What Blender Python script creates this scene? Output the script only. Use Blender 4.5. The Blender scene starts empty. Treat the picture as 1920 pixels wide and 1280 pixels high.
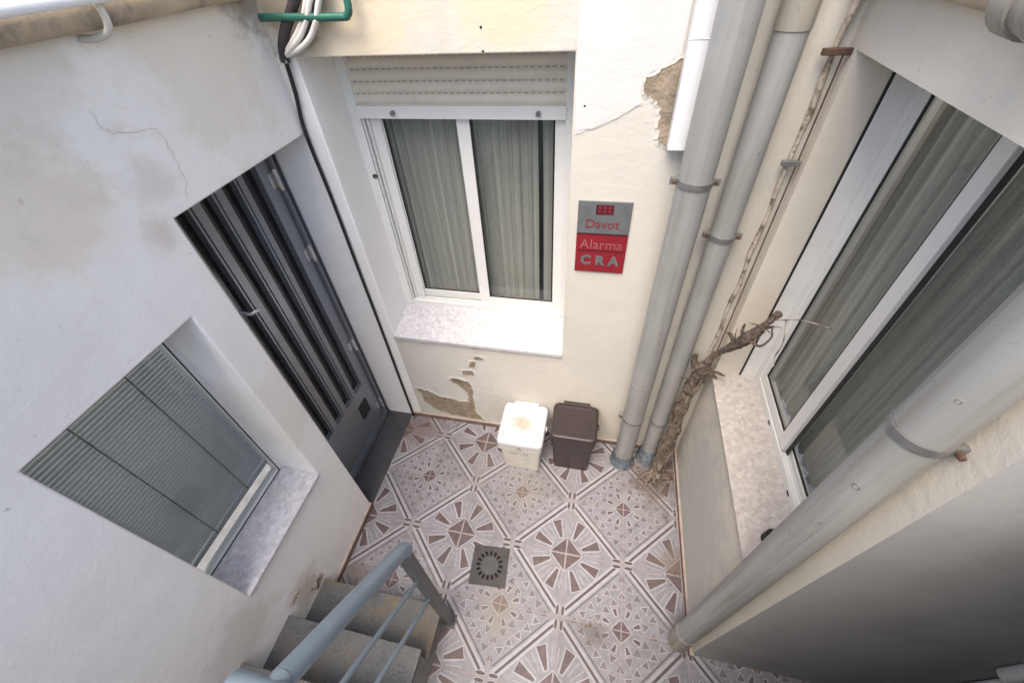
import bpy, bmesh, math, random
from mathutils import Vector, Matrix
random.seed(7)
R = math.radians
scene = bpy.context.scene
COL = scene.collection

# ------------------------------------------------------------------ camera
cam = bpy.data.cameras.new('camera')
cam.sensor_fit = 'HORIZONTAL'; cam.sensor_width = 36.0; cam.lens = 14.527
cam.clip_start = 0.02; cam.clip_end = 300
camo = bpy.data.objects.new('camera', cam); COL.objects.link(camo)
ru = Vector((0.9776454, 0.2029481, -0.0549677))
rv = Vector((0.1054854, -0.6995641, -0.7067410))
rw = Vector((-0.1818852, 0.6851438, -0.7053338))
camo.matrix_world = Matrix(((ru.x, -rv.x, -rw.x, 0.0), (ru.y, -rv.y, -rw.y, 0.0),
                            (ru.z, -rv.z, -rw.z, 2.67), (0, 0, 0, 1)))
scene.camera = camo

# ------------------------------------------------------------------ light
SUN_EL, SUN_AZ = 64.0, 196.0      # azimuth: compass-like, 0 = +y, clockwise
world = bpy.data.worlds.new('World'); scene.world = world; world.use_nodes = True
wn = world.node_tree.nodes; wl = world.node_tree.links
bg = wn['Background']
sky = wn.new('ShaderNodeTexSky'); sky.sky_type = 'NISHITA'; sky.sun_disc = False
sky.sun_elevation = R(SUN_EL); sky.sun_rotation = R(SUN_AZ)
sky.air_density = 1.0; sky.dust_density = 3.5; sky.ozone_density = 0.8
tint = wn.new('ShaderNodeMix'); tint.data_type = 'RGBA'; tint.blend_type = 'MULTIPLY'; tint.inputs[0].default_value = 1.0
tint.inputs[7].default_value = (1.02, 0.99, 0.955, 1)          # thin hazy overcast: a less blue sky
wl.new(sky.outputs[0], tint.inputs[6]); wl.new(tint.outputs[2], bg.inputs[0]); bg.inputs[1].default_value = 0.15
sl = bpy.data.lights.new('sun', 'SUN'); sl.energy = 1.3; sl.angle = R(44); sl.color = (1.0, 0.93, 0.82)
so = bpy.data.objects.new('sun', sl); COL.objects.link(so)
d = Vector((math.sin(R(SUN_AZ)) * math.cos(R(SUN_EL)), math.cos(R(SUN_AZ)) * math.cos(R(SUN_EL)), math.sin(R(SUN_EL))))
so.rotation_euler = d.to_track_quat('Z', 'Y').to_euler()
vs = scene.view_settings
vs.view_transform = 'Standard'; vs.look = 'None'; vs.gamma = 1.0; vs.use_curve_mapping = False
vs.exposure = 1.52
scene.render.engine = 'CYCLES'
scene.cycles.max_bounces = 10; scene.cycles.diffuse_bounces = 6; scene.cycles.transparent_max_bounces = 12

# ------------------------------------------------------------------ materials
def new_mat(name):
    m = bpy.data.materials.new(name); m.use_nodes = True
    return m, m.node_tree.nodes, m.node_tree.links, m.node_tree.nodes['Principled BSDF']

def ramp(n, stops):
    r = n.new('ShaderNodeValToRGB'); e = r.color_ramp.elements
    e[0].position, e[0].color = stops[0][0], (*stops[0][1], 1)
    e[1].position, e[1].color = stops[-1][0], (*stops[-1][1], 1)
    for p, c in stops[1:-1]:
        x = e.new(p); x.color = (*c, 1)
    return r

def mixc(n, l, fac, a, b, mode='MIX'):
    m = n.new('ShaderNodeMix'); m.data_type = 'RGBA'; m.blend_type = mode
    for sock, v in ((m.inputs[0], fac), (m.inputs[6], a), (m.inputs[7], b)):
        if hasattr(v, 'is_linked') or hasattr(v, 'links'): l.new(v, sock)
        elif isinstance(v, tuple): sock.default_value = (*v, 1)
        else: sock.default_value = v
    return m.outputs[2]

def noise(n, l, co, scale, detail=5, rough=0.6, dist=0.0):
    t = n.new('ShaderNodeTexNoise'); t.inputs['Scale'].default_value = scale
    t.inputs['Detail'].default_value = detail; t.inputs['Roughness'].default_value = rough
    t.inputs['Distortion'].default_value = dist
    l.new(co, t.inputs['Vector']); return t.outputs['Fac']

def math_n(n, l, op, a, b=None, clamp=False):
    m = n.new('ShaderNodeMath'); m.operation = op; m.use_clamp = clamp
    for i, v in enumerate((a, b)):
        if v is None: continue
        if hasattr(v, 'links'): l.new(v, m.inputs[i])
        else: m.inputs[i].default_value = v
    return m.outputs[0]

def maprange(n, l, v, a, b, c=0.0, e=1.0):
    m = n.new('ShaderNodeMapRange'); m.interpolation_type = 'SMOOTHSTEP'
    l.new(v, m.inputs[0])
    for i, x in enumerate((a, b, c, e)): m.inputs[1 + i].default_value = x
    return m.outputs[0]

def simple(name, col, rough=0.6, metal=0.0, var=0.12, scale=14, bump=0.0, bscale=60, dirt=None, dscale=5, dlo=.5, dhi=.75, spec=0.5):
    m, n, l, b = new_mat(name)
    co = n.new('ShaderNodeTexCoord').outputs['Object']
    f = noise(n, l, co, scale)
    c = ramp(n, [(0.3, tuple(x * (1 - var) for x in col)), (0.7, tuple(min(1, x * (1 + var)) for x in col))])
    l.new(f, c.inputs[0]); out = c.outputs[0]
    if dirt:
        df = maprange(n, l, noise(n, l, co, dscale, 8, .65), dlo, dhi)
        out = mixc(n, l, df, out, dirt)
    l.new(out, b.inputs['Base Color'])
    b.inputs['Roughness'].default_value = rough; b.inputs['Metallic'].default_value = metal
    b.inputs['Specular IOR Level'].default_value = spec
    if bump:
        bp = n.new('ShaderNodeBump'); bp.inputs['Strength'].default_value = bump; bp.inputs['Distance'].default_value = .01
        l.new(noise(n, l, co, bscale, 6, .65), bp.inputs['Height']); l.new(bp.outputs[0], b.inputs['Normal'])
    return m

def plaster(name, base, second, stains=(), streaks=0.0, bump=0.25, streak_col=(.42, .35, .25)):
    """old painted render: two paint tones, blotches with a shape of their own, vertical dirty streaks, trowel relief"""
    m, n, l, b = new_mat(name)
    co = n.new('ShaderNodeTexCoord').outputs['Object']
    big = noise(n, l, co, 1.7, 6, .6, .4)
    out = mixc(n, l, maprange(n, l, big, .38, .66), base, second)
    med = noise(n, l, co, 9, 8, .7)
    out = mixc(n, l, maprange(n, l, med, .45, .75, 0, .3), out, tuple(x * .86 for x in base))
    fine = noise(n, l, co, 120, 3, .7)
    out = mixc(n, l, maprange(n, l, fine, .62, .78, 0, .3), out, tuple(x * .72 for x in base))
    spk = noise(n, l, co, 38, 2, .5)
    out = mixc(n, l, maprange(n, l, spk, .74, .80, 0, .55), out, (.34, .31, .28))
    if streaks:
        mp = n.new('ShaderNodeMapping'); mp.inputs['Scale'].default_value = (9, 9, .7); l.new(co, mp.inputs[0])
        st = noise(n, l, mp.outputs[0], 1.0, 6, .6)
        out = mixc(n, l, maprange(n, l, st, .52, .8, 0, streaks), out, streak_col)
    for (c, r, colr, s) in stains:
        dd = n.new('ShaderNodeVectorMath'); dd.operation = 'DISTANCE'; l.new(co, dd.inputs[0]); dd.inputs[1].default_value = c
        w = math_n(n, l, 'ADD', dd.outputs['Value'], math_n(n, l, 'MULTIPLY', math_n(n, l, 'SUBTRACT', med, .5), r * 1.6))
        w = math_n(n, l, 'ADD', w, math_n(n, l, 'MULTIPLY', math_n(n, l, 'SUBTRACT', big, .5), r * 1.2))
        out = mixc(n, l, maprange(n, l, w, r, r * .35, 0, s), out, colr)
    l.new(out, b.inputs['Base Color']); b.inputs['Roughness'].default_value = .85
    b.inputs['Specular IOR Level'].default_value = .25
    bp = n.new('ShaderNodeBump'); bp.inputs['Strength'].default_value = bump; bp.inputs['Distance'].default_value = .012
    tm = n.new('ShaderNodeMapping'); tm.inputs['Scale'].default_value = (5, 5, 13); tm.inputs['Rotation'].default_value = (R(25), R(25), R(10)); l.new(co, tm.inputs[0])
    h = math_n(n, l, 'ADD', math_n(n, l, 'MULTIPLY', noise(n, l, co, 6, 5, .55), 1.5), math_n(n, l, 'MULTIPLY', noise(n, l, co, 70, 5, .7), .4))
    h = math_n(n, l, 'ADD', h, math_n(n, l, 'MULTIPLY', noise(n, l, tm.outputs[0], 1.6, 4, .5, .8), .4))
    l.new(h, bp.inputs['Height']); l.new(bp.outputs[0], b.inputs['Normal'])
    return m

M = {}
M['left'] = plaster('old white paint', (.86, .853, .84), (.83, .815, .785), stains=[
    ((-1.3, .66, 2.28), .28, (.70, .58, .42), .5), ((-1.3, .88, 2.08), .10, (.52, .43, .36), .5), ((-1.3, .93, 2.2), .12, (.56, .53, .48), .5),
    ((-1.3, 1.35, 2.52), .5, (.66, .58, .46), .5), ((-1.3, .75, 2.54), .40, (.55, .52, .46), .5), ((-1.3, .35, 2.0), .30, (.68, .64, .58), .35),
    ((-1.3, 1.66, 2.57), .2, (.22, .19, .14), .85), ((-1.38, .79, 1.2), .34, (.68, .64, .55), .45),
    ((-1.3, .36, .30), .15, (.50, .45, .38), .8), ((-1.3, .1, .62), .22, (.58, .55, .5), .6)], streaks=.12)
M['back'] = plaster('old cream paint', (.57, .545, .487), (.54, .525, .48), stains=[
    ((-.95, 1.68, 2.52), .34, (.66, .52, .34), .6), ((-.40, 1.68, 2.55), .22, (.70, .55, .33), .5), ((-.3, 1.68, .55), .5, (.62, .59, .53), .55),
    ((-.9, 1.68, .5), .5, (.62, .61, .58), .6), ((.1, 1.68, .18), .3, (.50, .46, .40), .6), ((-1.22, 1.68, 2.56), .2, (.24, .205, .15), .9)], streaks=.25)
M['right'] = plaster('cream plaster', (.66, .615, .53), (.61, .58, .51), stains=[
    ((.673, 1.62, 1.3), .25, (.60, .50, .40), .5), ((.673, 1.3, 2.62), .28, (.52, .49, .42), .4), ((.673, 1.62, 2.2), .35, (.58, .53, .45), .5),
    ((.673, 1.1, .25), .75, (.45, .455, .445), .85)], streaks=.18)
M['house'] = plaster('far plaster', (.6, .58, .52), (.56, .53, .47))
M['white_paint'] = plaster('fresh white paint', (.61, .60, .58), (.585, .575, .55), bump=.25)
M['render'] = simple('bare render', (.30, .24, .175), .95, var=.3, scale=22, bump=.9, bscale=45, dirt=(.17, .14, .11), dscale=9)
M['crack'] = simple('crack', (.56, .53, .49), .95, var=.2)
M['frame_white'] = simple('white lacquered frame', (.70, .70, .68), .35, var=.04, scale=6, dirt=(.60, .57, .52), dscale=6, dlo=.58, dhi=.8)
M['gasket'] = simple('rubber gasket', (.012, .012, .012), .6)
M['shutter'] = simple('cream shutter slats', (.66, .61, .52), .5, var=.05, dirt=(.5, .45, .36), dscale=7, dlo=.55, dhi=.8)
M['slot'] = simple('shutter slots', (.40, .36, .30), .9)
M['marble'] = None
M['skirt'] = simple('terracotta skirting', (.17, .11, .09), .6, var=.35, scale=20, dirt=(.30, .24, .20), dscale=14)
M['grout'] = simple('pinkish grout', (.38, .31, .27), .9, var=.2)
M['alu'] = simple('grey anodised metal', (.27, .285, .315), .36, metal=.55, var=.06, scale=5)
M['alu_dark'] = simple('dark metal groove', (.05, .05, .055), .5, metal=.3)
M['chrome'] = simple('bright metal', (.7, .7, .72), .25, metal=.9, var=.05)
M['dark_glass'] = simple('black door glass', (.010, .010, .012), .12, var=.3)
M['threshold'] = simple('dark doorstep', (.045, .044, .050), .6, var=.25, scale=10, bump=.2, dirt=(.075, .065, .062), dscale=7)
M['pvc'] = None; M['pvc_warm'] = None
M['clamp'] = simple('galvanised clamp', (.24, .24, .24), .45, metal=.6, var=.2, scale=30, dirt=(.16, .08, .04), dscale=30, dlo=.58, dhi=.75)
M['rust'] = simple('rusty iron', (.09, .05, .035), .9, var=.4, scale=40, bump=.5)
M['collar'] = simple('blue grey mortar collar', (.11, .13, .15), .7, var=.5, scale=30, bump=.7, dirt=(.35, .36, .36), dscale=25, dlo=.58, dhi=.72)
M['cable'] = simple('black cable', (.012, .012, .013), .45)
M['cable_brown'] = simple('dark brown conduit', (.035, .030, .030), .55, var=.3)
M['cable_white'] = simple('white cable', (.62, .60, .56), .5, var=.1, dirt=(.4, .36, .3), dscale=9)
M['green'] = simple('green pipe', (.018, .11, .08), .4, var=.2, dirt=(.03, .08, .05), dscale=9)
M['beige'] = simple('stained beige pipe', (.42, .35, .26), .8, var=.25, scale=9, bump=.5, bscale=30, dirt=(.16, .14, .12), dscale=7, dlo=.50, dhi=.72)
M['beige_clean'] = simple('cream strap', (.56, .53, .46), .5, var=.1)
M['white_pvc'] = simple('white tube', (.78, .79, .82), .3, var=.04)
M['bark'] = None
M['duct'] = simple('white cable duct', (.70, .70, .71), .4, var=.03)
M['sign_grey'] = simple('sign grey', (.115, .125, .13), .5, var=.15, scale=20)
M['sign_red'] = simple('sign red', (.21, .010, .018), .5, var=.15, scale=20)
M['sign_dark'] = simple('sign dark red', (.07, .006, .012), .5)
M['sign_ink'] = simple('sign red ink', (.20, .022, .035), .5)
M['sign_pale'] = simple('sign pale red ink', (.27, .085, .09), .5)
M['bin_white'] = simple('white bin plastic', (.76, .77, .82), .4, var=.04, scale=8, dirt=(.62, .58, .55), dscale=7, dlo=.55, dhi=.8)
def lid_mat():
    m, n, l, b = new_mat('white lid with brown stain')
    co = n.new('ShaderNodeTexCoord').outputs['Object']
    mp = n.new('ShaderNodeMapping'); mp.inputs['Location'].default_value = (.375 / .9, -1.515 / .8, 0); mp.inputs['Scale'].default_value = (1 / .9, 1 / .8, 0); l.new(co, mp.inputs[0])
    ln = n.new('ShaderNodeVectorMath'); ln.operation = 'LENGTH'; l.new(mp.outputs[0], ln.inputs[0])
    f1 = noise(n, l, co, 28, 6, .7); f2 = noise(n, l, co, 90, 4, .7)
    dd = math_n(n, l, 'ADD', ln.outputs['Value'], math_n(n, l, 'MULTIPLY', math_n(n, l, 'SUBTRACT', f1, .5), .16))
    msk = math_n(n, l, 'MULTIPLY', maprange(n, l, dd, .105, .02), maprange(n, l, f2, .35, .6, .35, 1))
    base = mixc(n, l, maprange(n, l, noise(n, l, co, 8, 7, .7), .5, .75, 0, .5), (.53, .535, .56), (.44, .43, .415))
    l.new(mixc(n, l, msk, base, (.46, .31, .20)), b.inputs['Base Color']); b.inputs['Roughness'].default_value = .42
    return m
M['bin_white'] = lid_mat()
M['bin_cream'] = simple('cream bin plastic', (.60, .58, .52), .45, var=.06, scale=8, dirt=(.48, .43, .36), dscale=9, dlo=.5, dhi=.8)
M['bin_brown'] = simple('brown bin plastic', (.032, .021, .021), .42, var=.15, scale=8)
M['bin_mark'] = simple('grey print', (.22, .23, .24), .6)
M['bin_stain'] = simple('brown lid stain', (.58, .44, .33), .7, var=.22, scale=30)
M['drain'] = simple('drain metal', (.06, .057, .055), .6, metal=.1, var=.25, scale=22, bump=.3, dirt=(.08, .06, .05), dscale=14)
M['drain_disc'] = simple('drain plug', (.075, .075, .073), .55, metal=.1, var=.12)
M['hole'] = simple('dark hole', (.006, .006, .006), .9)
M['rail'] = simple('blue grey rail paint', (.165, .21, .25), .36, var=.06, scale=6, dirt=(.30, .36, .42), dscale=10, dlo=.55, dhi=.8)
M['rail_dark'] = simple('dark post paint', (.075, .08, .085), .4, var=.15)
M['slate'] = None
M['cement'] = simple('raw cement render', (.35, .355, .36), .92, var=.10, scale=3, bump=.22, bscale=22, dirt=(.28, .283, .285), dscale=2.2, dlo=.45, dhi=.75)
M['concrete'] = simple('grey concrete', (.22, .215, .21), .9, var=.2, bump=.5, dirt=(.12, .11, .10), dscale=5)
M['curtain'] = None
M['interior'] = simple('dim room', (.10, .10, .09), .9)
M['blind'] = simple('grey blind slats', (.37, .40, .415), .35, metal=.1, var=.05, scale=3)
M['cord'] = simple('blind cord', (.09, .10, .10), .8)
M['mortar'] = simple('crusty mortar', (.47, .41, .34), .95, var=.3, scale=26, bump=1.0, bscale=34, dirt=(.15, .115, .085), dscale=17, dlo=.48, dhi=.60)
M['ledge'] = simple('pale stone', (.70, .70, .69), .7, var=.12)

def marble(k=(1, 1, 1)):
    m, n, l, b = new_mat('speckled marble sill')
    co = n.new('ShaderNodeTexCoord').outputs['Object']
    v = n.new('ShaderNodeTexVoronoi'); v.inputs['Scale'].default_value = 55; l.new(co, v.inputs['Vector'])
    c1 = ramp(n, [(0, (.48, .465, .47)), (.5, (.62, .61, .615)), (1, (.73, .72, .725))])
    l.new(n.new('ShaderNodeSeparateColor').inputs[0].node.inputs[0] if False else v.outputs['Color'], c1.inputs[0])
    f = noise(n, l, co, 45, 6, .7)
    out = mixc(n, l, maprange(n, l, f, .42, .66, 0, .75), c1.outputs[0], (.50, .47, .49))
    f2 = noise(n, l, co, 3.5, 6, .6)
    out = mixc(n, l, maprange(n, l, f2, .48, .72, 0, .5), out, (.56, .50, .42))
    out = mixc(n, l, 1.0, out, k, 'MULTIPLY')
    l.new(out, b.inputs['Base Color']); b.inputs['Roughness'].default_value = .4
    return m
M['marble'] = marble((.88, .89, .93)); M['marble_warm'] = marble((.78, .735, .68))

def slate():
    m, n, l, b = new_mat('mottled slate tread')
    co = n.new('ShaderNodeTexCoord').outputs['Object']
    f = noise(n, l, co, 5, 7, .62, .6)
    c = ramp(n, [(.30, (.045, .052, .058)), (.46, (.08, .084, .09)), (.57, (.10, .093, .082)), (.68, (.15, .10, .055))])
    l.new(f, c.inputs[0])
    g = noise(n, l, co, 90, 3, .7)
    out = mixc(n, l, maprange(n, l, g, .44, .68, 0, .5), c.outputs[0], (.145, .148, .155))
    g2 = noise(n, l, co, 130, 2, .5)
    out = mixc(n, l, maprange(n, l, g2, .58, .72, 0, .7), out, (.04, .042, .045))
    l.new(out, b.inputs['Base Color']); b.inputs['Roughness'].default_value = .6
    bp = n.new('ShaderNodeBump'); bp.inputs['Strength'].default_value = .4; bp.inputs['Distance'].default_value = .004
    l.new(g, bp.inputs['Height']); l.new(bp.outputs[0], b.inputs['Normal'])
    return m
M['slate'] = slate()

def bark():
    m, n, l, b = new_mat('dry bark')
    co = n.new('ShaderNodeTexCoord').outputs['Object']
    f = noise(n, l, co, 30, 8, .75, .8)
    c = ramp(n, [(.32, (.03, .022, .018)), (.46, (.13, .095, .075)), (.58, (.25, .20, .16)), (.72, (.42, .38, .33))])
    l.new(f, c.inputs[0]); l.new(c.outputs[0], b.inputs['Base Color']); b.inputs['Roughness'].default_value = .95
    bp = n.new('ShaderNodeBump'); bp.inputs['Strength'].default_value = 1.0; bp.inputs['Distance'].default_value = .02
    l.new(f, bp.inputs['Height']); l.new(bp.outputs[0], b.inputs['Normal'])
    return m
M['bark'] = bark()

def pvc(name, a, bb, grime, amt):
    m, n, l, b = new_mat(name)
    co = n.new('ShaderNodeTexCoord').outputs['Object']
    mp = n.new('ShaderNodeMapping'); mp.inputs['Scale'].default_value = (26, 26, .9); l.new(co, mp.inputs[0])
    st = noise(n, l, mp.outputs[0], 1.0, 7, .65, .3)
    out = mixc(n, l, maprange(n, l, noise(n, l, co, 3, 4, .6), .35, .65), a, bb)
    out = mixc(n, l, maprange(n, l, st, .46, .74, 0, amt), out, grime)
    sp = noise(n, l, co, 55, 4, .6)
    out = mixc(n, l, maprange(n, l, sp, .66, .74, 0, .6), out, tuple(x * .7 for x in grime))
    sc = n.new('ShaderNodeMapping'); sc.inputs['Scale'].default_value = (7, 7, 30); sc.inputs['Rotation'].default_value = (0, R(20), 0); l.new(co, sc.inputs[0])
    out = mixc(n, l, maprange(n, l, noise(n, l, sc.outputs[0], 4, 3, .6), .72, .78, 0, .35), out, tuple(min(1, x * 1.35) for x in a))
    l.new(out, b.inputs['Base Color']); l.new(maprange(n, l, st, .4, .75, .38, .7), b.inputs['Roughness'])
    b.inputs['Specular IOR Level'].default_value = .4
    bp = n.new('ShaderNodeBump'); bp.inputs['Strength'].default_value = .12; bp.inputs['Distance'].default_value = .004
    l.new(noise(n, l, co, 14, 3, .5), bp.inputs['Height']); l.new(bp.outputs[0], b.inputs['Normal'])
    return m
M['pvc'] = pvc('weathered grey pvc', (.30, .305, .297), (.26, .265, .255), (.17, .155, .13), .65)
M['pvc_warm'] = pvc('dirty warm grey pvc', (.31, .295, .26), (.26, .245, .21), (.16, .13, .10), .7)

def curtain_mat(axis):
    m, n, l, b = new_mat('sheer olive grey curtain')
    co = n.new('ShaderNodeTexCoord').outputs['Object']
    mp = n.new('ShaderNodeMapping'); s = [1.5, 1.5, 1.5]; s[axis] = 42.0; mp.inputs['Scale'].default_value = s; mp.inputs['Scale'].default_value[2] = .5
    l.new(co, mp.inputs[0])
    f = noise(n, l, mp.outputs[0], 1.0, 4, .6)
    c = ramp(n, [(.35, (.43, .44, .41)), (.55, (.49, .50, .46)), (.68, (.61, .615, .56))])
    l.new(f, c.inputs[0])
    wm = n.new('ShaderNodeMapping'); wm.inputs['Scale'].default_value = (90, 90, 240); l.new(co, wm.inputs[0])
    w = noise(n, l, wm.outputs[0], 1.0, 4, .6)
    l.new(mixc(n, l, maprange(n, l, w, .42, .66, 0, .25), c.outputs[0], (.24, .245, .225)), b.inputs['Base Color'])
    b.inputs['Roughness'].default_value = .9
    return m
M['curtain_x'] = curtain_mat(0); M['curtain_y'] = curtain_mat(1)

def pane_mat():
    m, n, l, b = new_mat('window glass')
    n.remove(b)
    t = n.new('ShaderNodeBsdfTransparent'); t.inputs[0].default_value = (.74, .75, .735, 1)
    g = n.new('ShaderNodeBsdfGlossy'); g.inputs['Roughness'].default_value = .03; g.inputs[0].default_value = (.9, .95, .95, 1)
    f = n.new('ShaderNodeLayerWeight'); f.inputs[0].default_value = .5      # Schlick: .04 + .96 (1 - cos)^5
    fr = math_n(n, l, 'ADD', math_n(n, l, 'MULTIPLY', math_n(n, l, 'POWER', f.outputs['Facing'], 5.0), .9), .065)
    x = n.new('ShaderNodeMixShader'); l.new(fr, x.inputs[0]); l.new(t.outputs[0], x.inputs[1]); l.new(g.outputs[0], x.inputs[2])
    l.new(x.outputs[0], n['Material Output'].inputs[0])
    return m
M['pane'] = pane_mat()

def tile_mat(name, col, var=.16):
    m, n, l, b = new_mat(name)
    co = n.new('ShaderNodeTexCoord').outputs['Object']
    f = noise(n, l, co, 26, 6, .65)
    c = ramp(n, [(.32, tuple(x * (1 - var) for x in col)), (.68, tuple(min(1, x * (1 + var)) for x in col))]); l.new(f, c.inputs[0])
    w = noise(n, l, co, 2.6, 7, .62, .5)
    out = mixc(n, l, maprange(n, l, w, .50, .72, 0, .55), c.outputs[0], tuple(a * .55 + bb * .45 for a, bb in zip(col, (.26, .215, .17))))
    md = noise(n, l, co, 7, 7, .7)
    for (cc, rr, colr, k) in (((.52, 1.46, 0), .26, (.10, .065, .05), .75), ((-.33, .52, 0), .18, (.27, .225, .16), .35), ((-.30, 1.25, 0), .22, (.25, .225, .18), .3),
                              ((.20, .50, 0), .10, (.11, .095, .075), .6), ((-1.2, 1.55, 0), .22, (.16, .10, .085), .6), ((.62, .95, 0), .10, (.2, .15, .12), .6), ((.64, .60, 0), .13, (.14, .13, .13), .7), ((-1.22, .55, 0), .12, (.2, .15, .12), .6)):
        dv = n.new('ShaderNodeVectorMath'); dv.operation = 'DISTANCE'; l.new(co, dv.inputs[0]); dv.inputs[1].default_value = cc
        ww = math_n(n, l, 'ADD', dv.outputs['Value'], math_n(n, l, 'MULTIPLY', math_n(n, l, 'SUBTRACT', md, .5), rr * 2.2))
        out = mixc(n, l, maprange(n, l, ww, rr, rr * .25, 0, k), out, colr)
    s = noise(n, l, co, 70, 4, .7)
    out = mixc(n, l, maprange(n, l, s, .58, .70, 0, .55), out, tuple(x * .6 for x in col))
    tl = n.new('ShaderNodeVectorMath'); tl.operation = 'ADD'; l.new(co, tl.inputs[0]); tl.inputs[1].default_value = (3.3, 3.3 - .876 + .99, .165)
    dv2 = n.new('ShaderNodeVectorMath'); dv2.operation = 'DIVIDE'; l.new(tl.outputs[0], dv2.inputs[0]); dv2.inputs[1].default_value = (.33, .33, 1.0)
    fl2 = n.new('ShaderNodeVectorMath'); fl2.operation = 'FLOOR'; l.new(dv2.outputs[0], fl2.inputs[0])
    wn2 = n.new('ShaderNodeTexWhiteNoise'); wn2.noise_dimensions = '3D'; l.new(fl2.outputs[0], wn2.inputs['Vector'])
    tone = ramp(n, [(0, (.84, .83, .82)), (.5, (.97, .96, .98)), (1, (1.0, 1.0, 1.0))]); l.new(wn2.outputs['Value'], tone.inputs[0])
    out = mixc(n, l, 1.0, out, tone.outputs[0], 'MULTIPLY')
    l.new(out, b.inputs['Base Color'])
    b.inputs['Roughness'].default_value = .42
    l.new(maprange(n, l, w, .35, .7, .32, .65), b.inputs['Roughness'])
    return m
M['t_base'] = tile_mat('tile ground', (.24, .235, .255))
M['t_white'] = tile_mat('tile white line', (.365, .362, .385), .08)
M['t_brown'] = tile_mat('tile brown', (.115, .083, .083), .3)
M['t_dark'] = tile_mat('tile dark line', (.085, .066, .070), .2)
M['t_mid'] = tile_mat('tile soft brown', (.165, .145, .15), .2)
M['t_pink'] = tile_mat('tile pink line', (.33, .27, .26), .12)

# ------------------------------------------------------------------ mesh helpers
class MB:
    def __init__(s): s.v = []; s.f = []; s.mi = []; s.mats = []; s.sm = []
    def slot(s, m):
        if m not in s.mats: s.mats.append(m)
        return s.mats.index(m)
    def add(s, vs, fs, m, smooth=False):
        o = len(s.v); i = s.slot(m); s.v += [tuple(v) for v in vs]
        for f in fs: s.f.append([o + k for k in f]); s.mi.append(i); s.sm.append(smooth)
        return s
    def box(s, a, b, m):
        (x0, y0, z0), (x1, y1, z1) = a, b
        x0, x1 = sorted((x0, x1)); y0, y1 = sorted((y0, y1)); z0, z1 = sorted((z0, z1))
        v = [(x, y, z) for x in (x0, x1) for y in (y0, y1) for z in (z0, z1)]
        return s.add(v, [(0, 1, 3, 2), (4, 6, 7, 5), (0, 4, 5, 1), (2, 3, 7, 6), (0, 2, 6, 4), (1, 5, 7, 3)], m)
    def tube(s, pts, r, m, seg=20, caps=True, jitter=0):
        pts = [Vector(p) for p in pts]; rs = r if isinstance(r, (list, tuple)) else [r] * len(pts)
        rings = []; up = None
        for i, p in enumerate(pts):
            t = (pts[min(i + 1, len(pts) - 1)] - pts[max(i - 1, 0)]).normalized()
            if up is None:
                up = Vector((0, 0, 1)) if abs(t.z) < .9 else Vector((1, 0, 0))
            a = t.cross(up).normalized(); b = a.cross(t).normalized(); up = b
            rings.append([p + (a * math.cos(k * 2 * math.pi / seg) + b * math.sin(k * 2 * math.pi / seg)) * rs[i] * (1 + (random.random() - .5) * jitter) for k in range(seg)])
        v = [q for ring in rings for q in ring]; f = []
        for i in range(len(pts) - 1):
            for k in range(seg):
                k2 = (k + 1) % seg; f.append((i * seg + k, i * seg + k2, (i + 1) * seg + k2, (i + 1) * seg + k))
        s.add(v, f, m, True)
        if caps:
            s.add(rings[0], [tuple(range(seg))[::-1]], m); s.add(rings[-1], [tuple(range(seg))], m)
        return s
    def prism(s, poly, fn, t, m):
        """poly 2-D outline, fn(u, v, h) -> 3-D point, thickness t"""
        k = len(poly)
        v = [fn(u, w, t) for u, w in poly] + [fn(u, w, 0) for u, w in poly]
        f = [tuple(range(k)), tuple(range(2 * k - 1, k - 1, -1))] + [(i, k + i, k + (i + 1) % k, (i + 1) % k) for i in range(k)]
        return s.add(v, f, m)
    def build(s, name, parent=None, bevel=0, fix=True, seg=2):
        me = bpy.data.meshes.new(name); me.from_pydata(s.v, [], s.f)
        for m in s.mats: me.materials.append(m)
        for p, i, sm in zip(me.polygons, s.mi, s.sm): p.material_index = i; p.use_smooth = sm
        if fix:
            bm = bmesh.new(); bm.from_mesh(me); bmesh.ops.recalc_face_normals(bm, faces=bm.faces[:]); bm.to_mesh(me); bm.free()
        o = bpy.data.objects.new(name, me); COL.objects.link(o)
        if parent: o.parent = parent
        if bevel:
            b = o.modifiers.new('bevel', 'BEVEL'); b.width = bevel; b.segments = seg; b.limit_method = 'ANGLE'; b.angle_limit = R(40)
        return o

def tag(o, label=None, cat=None, group=None, kind=None):
    for k, v in (('label', label), ('category', cat), ('group', group), ('kind', kind)):
        if v: o[k] = v
    return o
def thing(name, loc, label, cat, group=None):
    o = bpy.data.objects.new(name, None); o.empty_display_size = .1; COL.objects.link(o)
    return tag(o, label, cat, group)          # kept at the origin: parts use world coordinates
def smooth_path(pts, k=6):
    pts = [Vector(p) for p in pts]; out = []
    P = [pts[0] * 2 - pts[1]] + pts + [pts[-1] * 2 - pts[-2]]
    for i in range(1, len(P) - 2):
        a, b, c, e = P[i - 1:i + 3]
        for j in range(k):
            t = j / k
            out.append(.5 * ((2 * b) + (c - a) * t + (2 * a - 5 * b + 4 * c - e) * t * t + (3 * b - a - 3 * c + e) * t ** 3))
    return out + [pts[-1]]

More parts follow.
